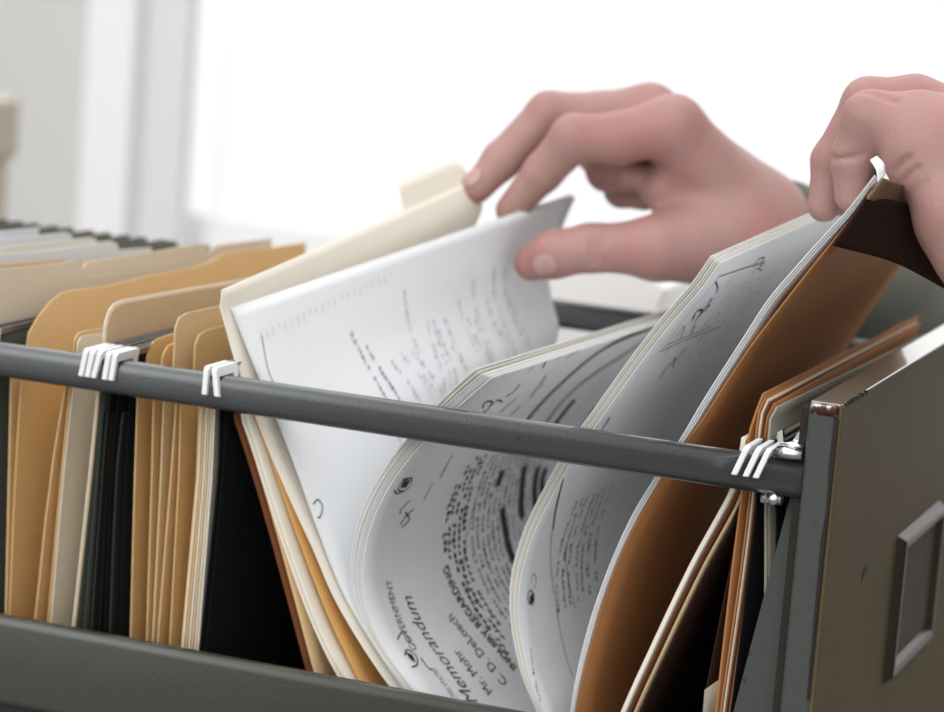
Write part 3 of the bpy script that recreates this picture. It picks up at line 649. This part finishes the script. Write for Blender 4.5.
# gentle sag of the top edge towards the thumb
D1 = empty('document', (0, .16, ZB), 'stack of white typed sheets held between thumb and fingers', 'document')
pg = SP1.build('page', M['paper'], D1, .0004, key='P1', label='front typed page of the held white sheets')
for k in (2, 1):
    SP1.moved((-.0011*k, 0, .0006*k), 0).build('page', M['paper'], D1, .0003, key='P1')
SG = Sheet(G_near, G_far, 60, 30); SG.build('back_flap', M['cream'], HG, .0007, key='G')
# tab on the top edge
def on_edge(sheet, px):   # v of the top edge at pixel x
    vv = np.linspace(0, 1, 400); p = proj(sheet.at(np.zeros(400), vv, 0)); return vv[np.abs(p[:, 0]-px).argmin()]
va, vb = on_edge(SG, 404), on_edge(SG, 500)
tv = np.linspace(va, vb, 24); Ht = []
for i, v in enumerate(tv):
    s_ = (v-va)/(vb-va); h = .0145*min(1, max(0, s_/.05))**.5*min(1, max(0, (1-s_)/.12))**.5
    Ht.append(h)
base = SG.at(np.full(24, .02), tv, -.0009); upd = SG.at(np.zeros(24), tv, 0)-SG.at(np.full(24, .05), tv, 0); upd /= np.linalg.norm(upd, axis=1, keepdims=True)
ts = object.__new__(Sheet); ts.G = np.stack([base + upd*(np.array(Ht)+.0035)[:, None]*k/4 for k in range(5)], 0); ts.norm(); ts.build('tab', M['cream'], HG, .0007, 'raised cream tab')
fl2_near = Yl([(246, 410), (254, 438), (283, 530), (318, 625), (352, 690), (395, 752)], .016)
fl2_far = [p + np.array([.004, .285, -.002]) for p in fl2_near]
H2 = empty('manila_folder', (-.03, .16, ZB), 'second cream folder fanned out under the lifted cream folder, with orange put in for its shaded inside', 'folder')
S2b_near = Yl([(256, 415), (267, 446), (292, 520), (323, 602), (347, 655), (370, 700), (402, 750)], .0205)
Sheet(S2b_near, [p + np.array([.005, .27, -.002]) for p in S2b_near], 40, 30).build('inner_sheet', M['deep'], H2, .0006, 'added orange sheet for the shaded inside', key='S2b')  # sheet added where the folder's inside only lies in shade
S2 = Sheet(fl2_near, fl2_far, 40, 30); S2.build('front_flap', M['cream'], H2, .0010, key='S2')
S2.moved((-.0014, 0, -.002)).build('back_flap', M['cream'], H2, .0008, key='S2c')
H3 = empty('manila_folder', (-.04, .16, ZB), 'brown edged folder leaning against the black gap, leftmost under the held papers', 'folder')
br = Yl([(237, 414), (243, 436), (274, 545), (307, 668), (326, 740)], .017)
Sheet([p+np.array([.0022, .002, 0]) for p in br], [p+np.array([.005, .29, -.001]) for p in br], 40, 30).build('front_flap', M['manila_orange'], H3, .0009, key='H3f')
Sheet(br, [p+np.array([.002, .29, -.001]) for p in br], 40, 30).build('back_flap', M['brown_card'], H3, .0016, key='H3')

ink = Ink(SP1); inkd = Ink(SP1)
rows = [((352, 330), (430, 560), 'd'), ((368, 345), (445, 560), 'd'), ((385, 375), (440, 540), 'd'), ((392, 360), (470, 560), ''), ((402, 352), (480, 560), ''), ((414, 352), (490, 560), ''), ((405, 290), (424, 365), ''), ((424, 375), (500, 560), ''), ((428, 320), (446, 395), ''),
        ((434, 320), (452, 395), ''), ((440, 330), (458, 395), ''), ((446, 318), (470, 400), ''), ((452, 345), (476, 415), ''), ((460, 300), (482, 390), ''), ((468, 318), (488, 395), ''), ((476, 318), (492, 380), ''), ((474, 280), (494, 360), ''), ((486, 350), (500, 400), ''), ((488, 300), (508, 375), ''), ((495, 265), (515, 360), ''), ((502, 330), (520, 380), ''), ((507, 268), (525, 345), ''), ((512, 300), (530, 360), '')]
for i, (a, b, d) in enumerate(rows):
    u0, v0 = SP1.inv(*a); u1, v1 = SP1.inv(*b); t = inkd if d else ink
    t.typed(u0, u1, v0, .0024, .0026, .0004, seed=i, slope=(v1-v0)*SP1.size()[1]/max(1e-3, (u1-u0)*SP1.size()[0]))
ink.build('typed_text', M['pale_ink'], pg, label='pale grey typed lines'); inkd.build('typed_text', M['grey_ink'], pg, label='grey typed lines')
il = Ink(SP1); il.line_px([(262, 335), (268, 370), (275, 385)], .0004)
il.line_px([(313, 505), (318, 500), (322, 506), (321, 516), (316, 518)], .0007); il.build('pen_mark', M['ink'], pg)
il = Ink(SP1)
for k in range(22):
    a = 260+k*6.2; il.line_px([(a, 332-k*2.9), (a+1.5, 338-k*2.9+random.uniform(0, 5))], .0009)
M['ghost'] = mat('show_through_ink', (.72, .72, .735), .8, 0); il.build('show_through', M['ghost'], pg, label='faint type showing through from the back')

# dark brown strip, bent out to the right under the raised hand
H9 = empty('card_strip', (.19, .05, 1.07), 'dark brown strip bent out to the right beneath the second hand', 'folder')
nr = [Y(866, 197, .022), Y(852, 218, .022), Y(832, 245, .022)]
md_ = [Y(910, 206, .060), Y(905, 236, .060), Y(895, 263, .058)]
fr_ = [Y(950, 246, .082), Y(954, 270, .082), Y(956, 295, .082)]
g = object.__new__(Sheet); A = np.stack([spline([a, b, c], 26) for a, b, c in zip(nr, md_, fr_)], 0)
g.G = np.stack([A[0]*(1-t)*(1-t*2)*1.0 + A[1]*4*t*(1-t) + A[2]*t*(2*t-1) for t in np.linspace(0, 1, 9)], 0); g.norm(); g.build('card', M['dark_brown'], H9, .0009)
H10 = empty('card_strip', (.19, .05, 1.1), 'brownish folder top peeking between the second hand and the dark brown strip', 'folder')
a_ = [Y(883, 178, .0215), Y(867, 199, .0212)]; b_ = [Y(930, 194, .094), Y(916, 213, .086)]
Sheet(a_, b_, 8, 8).build('card', M['kraft'], H10, .0008)
H11 = empty('paper_curl', (.19, .03, 1.11), 'small curled grey white paper end poking up between the fingers and thumb', 'paper')
cc = Yl([(886, 166), (882, 178), (876, 184)], .024); c2 = Yl([(872, 158), (868, 160), (866, 164)], .04)
cA = Yl([(878, 154), (870, 158), (869, 164)], .032)
w = .004
Sheet([Y(870, 160, .030), Y(876, 170, .026), Y(878, 182, .024)], [Y(877, 156, .034), Y(884, 164, .030), Y(885, 176, .028)], 14, 5).build('sheet', M['paper2'], H11, .0005)

# ------------------------------------------------------------------ hands: one continuous surface each
def surface_nets(Fv, o, h):
    S = Fv < 0; nx, ny, nz = Fv.shape; idx = -np.ones((nx-1, ny-1, nz-1), int)
    cs = [(a, b, c) for a in (0, 1) for b in (0, 1) for c in (0, 1)]
    cnt = sum(S[a:nx-1+a, b:ny-1+b, c:nz-1+c].astype(int) for a, b, c in cs); act = (cnt > 0) & (cnt < 8); ii = np.argwhere(act)
    idx[act] = np.arange(len(ii)); acc = np.zeros((len(ii), 3)); num = np.zeros(len(ii))
    val = {c: Fv[ii[:, 0]+c[0], ii[:, 1]+c[1], ii[:, 2]+c[2]] for c in cs}
    for p in cs:
        for q in cs:
            if p < q and sum(abs(np.array(p)-q)) == 1:
                a, b = val[p], val[q]; m_ = (a < 0) != (b < 0); t = np.where(m_, a/np.where(m_, a-b, 1), 0)
                acc += m_[:, None]*(np.array(p)[None]+t[:, None]*(np.array(q)-np.array(p))[None]); num += m_
    V = o + h*(ii + acc/num[:, None]); Fs = []
    for ax in range(3):
        sl0 = [slice(1, -1)]*3; sl0[ax] = slice(0, -1); sl1 = list(sl0); sl1[ax] = slice(1, None)
        a = S[tuple(sl0)]; b = S[tuple(sl1)]; e = np.argwhere(a != b)
        if not len(e): continue
        off = np.ones(3, int); off[ax] = 0; e2 = e + off; d1 = np.zeros(3, int); d2 = np.zeros(3, int); d1[(ax+1) % 3] = 1; d2[(ax+2) % 3] = 1
        g = lambda w: idx[w[:, 0], w[:, 1], w[:, 2]]
        q = np.stack([g(e2-d1-d2), g(e2-d2), g(e2), g(e2-d1)], 1); fl = a[tuple(e.T)]
        q[~fl] = q[~fl][:, ::-1]; Fs.append(q)
    return V, np.vstack(Fs)
def smin(a, b, k): h = np.maximum(k-np.abs(a-b), 0)/k; return np.minimum(a, b) - h*h*k*.25
def cone(P, a, b, ra, rb):
    a = np.asarray(a); b = np.asarray(b); d = b-a; t = np.clip(((P-a) @ d)/(d @ d), 0, 1); return np.linalg.norm(P-a-t[..., None]*d, axis=-1) - (ra+(rb-ra)*t)
def make_sdf(spec):
    def f(P):
        fs = None
        for chain in spec['fingers']:
            c = None
            for (a, ra), (b, rb) in zip(chain[:-1], chain[1:]):
                d = cone(P, a, b, ra, rb); c = d if c is None else smin(c, d, .0035)
            fs = c if fs is None else smin(fs, c, .0012)
        p = None
        for (a, ra), (b, rb) in spec['palm']:
            d = cone(P, a, b, ra, rb); p = d if p is None else smin(p, d, .012)
        t = None
        for (a, ra), (b, rb) in zip(spec['thumb'][:-1], spec['thumb'][1:]):
            d = cone(P, a, b, ra, rb); t = d if t is None else smin(t, d, .006)
        r = smin(smin(fs, p, .007), t, spec.get('tk', .010))
        for c, ra, dp in spec.get('crease', []):   # skin folds: shallow grooves
            a, b = c; d = cone(P, a, b, ra, ra); r = r + dp*np.exp(-(np.maximum(d+ra, 0)/ra)**2)
        return r
    return f
def grad(f, P, e=.0006):
    g = np.stack([f(P+np.array(d)*e)-f(P-np.array(d)*e) for d in np.eye(3)], -1); return g/(np.linalg.norm(g, axis=-1, keepdims=True)+1e-12)
def chain(*pts): return [(Y(px, py, y), r) for px, py, y, r in pts]
def hand_mesh(name, spec, parent, h=.0010):
    f = make_sdf(spec); A = np.array([p for c in spec['fingers']+[spec['thumb']]+[list(x) for x in spec['palm']] for p, r in c]); lo = A.min(0)-.04; hi = A.max(0)+.04
    n = np.ceil((hi-lo)/h).astype(int)+1; Fv = np.zeros(n, np.float32); ys, zs = np.meshgrid(np.arange(n[1]), np.arange(n[2]), indexing='ij')
    for i in range(n[0]):
        P = np.stack([np.full(ys.shape, lo[0]+i*h), lo[1]+ys*h, lo[2]+zs*h], -1); Fv[i] = f(P)
    V, Q = surface_nets(Fv, lo, h); o = link(name, V, Q, M['skin'], parent, True)
    import bmesh
    bm = bmesh.new(); bm.from_mesh(o.data); bmesh.ops.recalc_face_normals(bm, faces=bm.faces); bm.to_mesh(o.data); bm.free()
    sm = o.modifiers.new('smooth', 'SMOOTH'); sm.factor = .5; sm.iterations = 2; return o, f
def nail(f, px, py, y0, axis, wl, ww, parent, label=None):
    """nail patch where the sight line through (px,py) meets the finger; axis = finger direction"""
    d = ray(px, py); d = d/np.linalg.norm(d); s0 = (y0-.06-CAM[1])/d[1]; p = CAM + d*s0
    for _ in range(80): p = p + d*max(float(f(p[None])[0]), 2e-5)*.8
    n = grad(f, p[None])[0]; a = np.asarray(axis)/np.linalg.norm(axis); a = a - n*(a @ n); a /= np.linalg.norm(a); b = np.cross(n, a)
    U, W = np.meshgrid(np.linspace(-1, 1, 15), np.linspace(-1, 1, 13), indexing='ij')
    sq = lambda u, v: (u*np.sqrt(1-v*v*.42), v*np.sqrt(1-u*u*.42)); U, W = sq(U, W)
    P = p + U[..., None]*a*wl + W[..., None]*b*ww + n*.004
    for _ in range(30): P = P - n*f(P)[..., None]*.7
    P = P + grad(f, P)*.0005; s = object.__new__(Sheet); s.G = P; s.N = np.broadcast_to(n, P.shape); return s.build('fingernail', M['nail'], parent, .0005, label)
def tube_sleeve(name, pts, rad, parent, mt, seed=0, n=40, rings=46):
    C = spline([p for p in pts], rings); R = np.interp(np.linspace(0, 1, rings), np.linspace(0, 1, len(rad)), rad); V = []; rs = np.random.RandomState(seed); ph = rs.rand(6)*6.28
    for i, c in enumerate(C):
        t = C[min(i+1, rings-1)]-C[max(i-1, 0)]; t = t/np.linalg.norm(t); a = np.cross(t, [0, 0, 1.0]); a /= np.linalg.norm(a); b = np.cross(a, t)
        for k in range(n):
            th = 2*math.pi*k/n; s = i/rings; r = R[i]*(1+.022*math.sin(9*s*3+2*math.sin(th+ph[0])*2+ph[1])+.018*math.sin(23*s+3*th+ph[2]))
            if i == 0: r *= .9
            V.append(c+r*(math.cos(th)*a+math.sin(th)*b))
    Fs = [(i*n+k, (i+1)*n+k, (i+1)*n+(k+1) % n, i*n+(k+1) % n) for i in range(rings-1) for k in range(n)]
    o = link(name, V, Fs, mt, parent, True); sd = o.modifiers.new('solid', 'SOLIDIFY'); sd.thickness = .002; return o

# first hand: reaches from behind, pinching the white sheets
sp1 = dict(
 fingers=[chain((672, 126, .262, .0150), (620, 138, .252, .0128), (574, 138, .244, .0118), (543, 172, .2465, .0098), (511, 210, .2470, .0078)),
          chain((648, 113, .284, .0145), (600, 117, .275, .0125), (549, 114, .264, .0112), (502, 160, .252, .0096), (477, 188, .2435, .0078)),
          chain((650, 130, .302, .0140), (598, 152, .298, .0110), (606, 172, .285, .0095), (630, 176, .275, .0085)),
          chain((660, 150, .316, .0130), (612, 166, .312, .0100), (622, 190, .300, .0088), (645, 195, .290, .0080))],
 thumb=chain((532, 263, .232, .0090), (556, 254, .232, .0112), (590, 248, .236, .0112), (655, 248, .250, .0150), (735, 232, .285, .0230)),
 palm=[tuple(chain(a, b)) for a, b in (
   ((674, 128, .262, .0150), (752, 222, .300, .0235)), ((652, 116, .284, .0145), (756, 214, .312, .022)), ((655, 134, .302, .014), (758, 222, .322, .021)), ((664, 155, .316, .013), (755, 232, .328, .020)),
   ((665, 190, .275, .012), (725, 222, .29, .020)), ((660, 250, .262, .014), (740, 250, .305, .022)), ((752, 228, .312, .026), (805, 262, .375, .028)))],
 tk=.010,
 crease=[((Y(590, 228, .224), Y(594, 272, .226)), .0014, .0016), ((Y(597, 230, .226), Y(600, 270, .228)), .0013, .0013), ((Y(604, 232, .228), Y(606, 268, .230)), .0013, .0011), ((Y(600, 152, .236), Y(622, 166, .240)), .0014, .0008), ((Y(618, 146, .236), Y(640, 166, .242)), .0014, .0008), ((Y(634, 144, .238), Y(654, 170, .245)), .0016, .0008)])
HA = empty('hand', Y(760, 235, .30), 'hand pinching the white typed sheets, thumb in front, in a grey green sleeve', 'hand')
b1, f1 = hand_mesh('hand_skin', sp1, HA)
nail(f1, 545, 265, .23, Y(532, 263, .232)-Y(575, 250, .234), .0062, .0052, b1, 'thumbnail')
nail(f1, 473, 178, .256, Y(477, 189, .256)-Y(502, 160, .26), .0055, .0042, b1)
tube_sleeve('sleeve', [Y(768, 244, .322), Y(806, 262, .378), Y(866, 300, .425), Y(990, 372, .50)], [.034, .040, .048, .055], HA, M['sleeve'], 3)

# second hand: grips the folder top from above, fingers on the far side, thumb on the near side
sp2 = dict(
 fingers=[chain((975, 140, .074, .0150), (920, 122, .075, .0125), (870, 118, .076, .0112), (853, 158, .078, .0092), (851, 196, .078, .0070)),
          chain((975, 130, .100, .0150), (915, 104, .100, .0120), (868, 103, .100, .0106), (832, 160, .098, .0085), (824, 206, .096, .0070)),
          chain((980, 145, .122, .0140), (915, 115, .120, .0115), (872, 118, .120, .0100), (848, 165, .116, .0080), (842, 200, .114, .0070)),
          chain((985, 165, .142, .0130), (920, 135, .140, .0100), (882, 135, .138, .0090), (862, 175, .130, .0075), (858, 198, .128, .0065))],
 thumb=chain((985, 292, .050, .0110), (975, 262, .050, .0135), (955, 215, .054, .0140), (930, 160, .066, .0160), (990, 150, .075, .020)),
 palm=[tuple(chain(a, b)) for a, b in (
   ((975, 140, .074, .0155), (1120, 200, .095, .026)), ((975, 132, .100, .015), (1125, 195, .115, .025)), ((980, 147, .122, .014), (1125, 205, .13, .024)), ((985, 167, .142, .013), (1120, 215, .14, .022)),
   ((922, 140, .070, .0130), (985, 160, .075, .020)), ((965, 225, .056, .0150), (1100, 220, .085, .024)), ((1120, 205, .11, .026), (1205, 240, .125, .025)))],
 tk=.014, crease=[((Y(888, 176, .052), Y(910, 158, .050)), .0016, .0014), ((Y(896, 188, .050), Y(918, 168, .048)), .0014, .0012), ((Y(905, 200, .046), Y(926, 182, .044)), .0014, .0010), ((Y(922, 246, .046), Y(946, 230, .042)), .0014, .0012), ((Y(832, 159, .072), Y(872, 155, .066)), .0016, .0018), ((Y(858, 88, .072), Y(940, 121, .062)), .0016, .0012)])
HB = empty('hand', Y(1100, 200, .1), 'hand gripping the top of the tan folder, two fingers hanging behind the pages', 'hand')
b2, f2 = hand_mesh('hand_skin', sp2, HB)
tube_sleeve('sleeve', [Y(1150, 220, .118), Y(1240, 256, .134), Y(1420, 330, .17)], [.039, .043, .050], HB, M['sleeve'], 8)

# ------------------------------------------------------------------ beyond the drawer
t = empty('side_table', (.05, .62, 0), 'pale table behind the drawer, under the white block', 'table')
mb = MB(); mb.box((-.35, .40, .885), (.45, .95, .91)); mb.build('table_top', M['white_box'], t, bevel=.003)
for sx in (-.33, .40):
    for yy in (.43, .89): mb = MB(); mb.box((sx, yy, 0), (sx+.04, yy+.04, .885)); mb.build('leg', M['white_box'], t, bevel=.003)
wx0, wx1 = Y(540, 296, .45)[0], Y(660, 300, .45)[0]
tp = [Y(a, b, .45) for a, b in ((535, 276), (552, 270), (580, 264), (605, 263), (632, 269), (655, 280), (669, 290), (660, 306))]
ol = [(p[0], p[2]) for p in tp] + [(tp[-1][0]-.004, .9102), (tp[0][0], .9102)]
mb = MB(); mb.prism(ol, 1, .45, .53); o = mb.build('paper_block', M['white_box'], None, bevel=.003); tag(o, 'white block with a rounded top beyond the far rail, under the first hand', 'paper block')

# ------------------------------------------------------------------ the room
def struct(name, mb, mt, bevel=0):
    o = mb.build(name, mt, None, bevel=bevel); o['kind'] = 'structure'; return o
WY = 2.6
def wx(px, py=110): return Y(px, py, WY)[0]
x85, x137, x187 = wx(91), wx(140), wx(186)
mb = MB(); mb.box((-4.0, -2.5, -.1), (4.0, WY+.3, 0)); struct('floor', mb, M['floor'])
mb = MB(); mb.box((-4.0, WY, 0), (x85, WY+.25, 3.0)); mb.box((x85, WY+.02, 0), (4.0, WY+.25, .62)); mb.box((x85, WY, 2.5), (4.0, WY+.25, 3.0)); struct('wall_back', mb, M['wall'])
mb = MB(); mb.box((-4.1, -2.5, 0), (-4.0, WY+.25, 3.0)); struct('wall_left', mb, M['wall'])
mb = MB(); mb.box((x85, WY-.03, .60), (x137, WY+.06, 2.6)); struct('trim_1', mb, M['white_trim'], .006)
mb = MB(); mb.box((x137, WY+.0, .62), (x187, WY+.02, 2.5)); struct('trim_2', mb, M['shaded_trim'], .004)
mb = MB(); mb.box((x187-.02, WY+.012, .62), (x187+.006, WY+.02, 2.5)); mb.box((x187-.02, WY+.06, .62), (4.0, WY+.12, .70)); mb.box((x187-.02, WY+.06, 2.42), (4.0, WY+.12, 2.5)); wf = struct('window_1', mb, M['white_trim'], .004)
mb = MB(); mb.box((x187+.012, WY+.085, .70), (4.0, WY+.091, 2.42)); g = mb.build('pane', M['glass'], wf); g['kind'] = 'structure'
# beige cabinet edge at far left
c = empty('cabinet', (Y(-60, 150, 1.5)[0], 1.6, 0), 'beige cabinet with a rounded pale front against the grey wall at far left', 'cabinet')
a = Y(22, 97, 1.5); b = Y(-160, 160, 1.5); lo = Y(18, 158, 1.5); 
mb = MB(); mb.box((b[0], 1.18, lo[2]), (a[0], 1.5, a[2])); mb.build('top', M['cab'], c, bevel=.006, seg=3)
e1 = Y(5, 160, 1.5)[0]; mb = MB(); mb.box((e1, 1.20, 0), (a[0]-.006, 1.49, lo[2])); mb.build('side_panel', M['cab'], c, bevel=.003)
mb = MB(); mb.box((b[0], 1.21, 0), (e1, 1.48, lo[2])); mb.build('front_panel', M['cab_in'], c)

# ------------------------------------------------------------------ light: daylight dome with added camera-side fill, dimmed where the person's body would block
w = bpy.data.worlds.new('sky'); SC.world = w; w.use_nodes = True; N = w.node_tree.nodes; L = w.node_tree.links; N.clear()
o = N.new('ShaderNodeOutputWorld'); bg = N.new('ShaderNodeBackground'); tc = N.new('ShaderNodeTexCoord'); sx = N.new('ShaderNodeSeparateXYZ')
L.new(tc.outputs['Generated'], sx.inputs[0])
def mr(src, a, b, c, d):
    q = N.new('ShaderNodeMapRange'); q.interpolation_type = 'SMOOTHSTEP'
    for k, v in zip(('From Min', 'From Max', 'To Min', 'To Max'), (a, b, c, d)): q.inputs[k].default_value = v
    L.new(src, q.inputs['Value']); return q.outputs['Result']
def mth(op, a, b):
    q = N.new('ShaderNodeMath'); q.operation = op
    for i, v in enumerate((a, b)):
        if isinstance(v, (int, float)): q.inputs[i].default_value = v
        else: L.new(v, q.inputs[i])
    return q.outputs[0]
up = mr(sx.outputs['Z'], -.15, .8, .03, 1.65)
back = mr(sx.outputs['Y'], .15, .75, 0.0, 1.0)
front = mr(sx.outputs['Y'], -.1, -.8, 0.0, 1.5)
side = mr(sx.outputs['X'], .1, .8, 1.0, .36)
low = mr(sx.outputs['Z'], -.45, .2, .0, 1.0)
L.new(mth('MULTIPLY', mth('ADD', mth('ADD', up, back), mth('MULTIPLY', front, low)), side), bg.inputs['Strength']); bg.inputs['Color'].default_value = (1.0, 1.0, 1.0, 1)
L.new(bg.outputs[0], o.inputs[0])
for ob in list(bpy.data.objects):
    if '_o' in ob: del ob['_o']
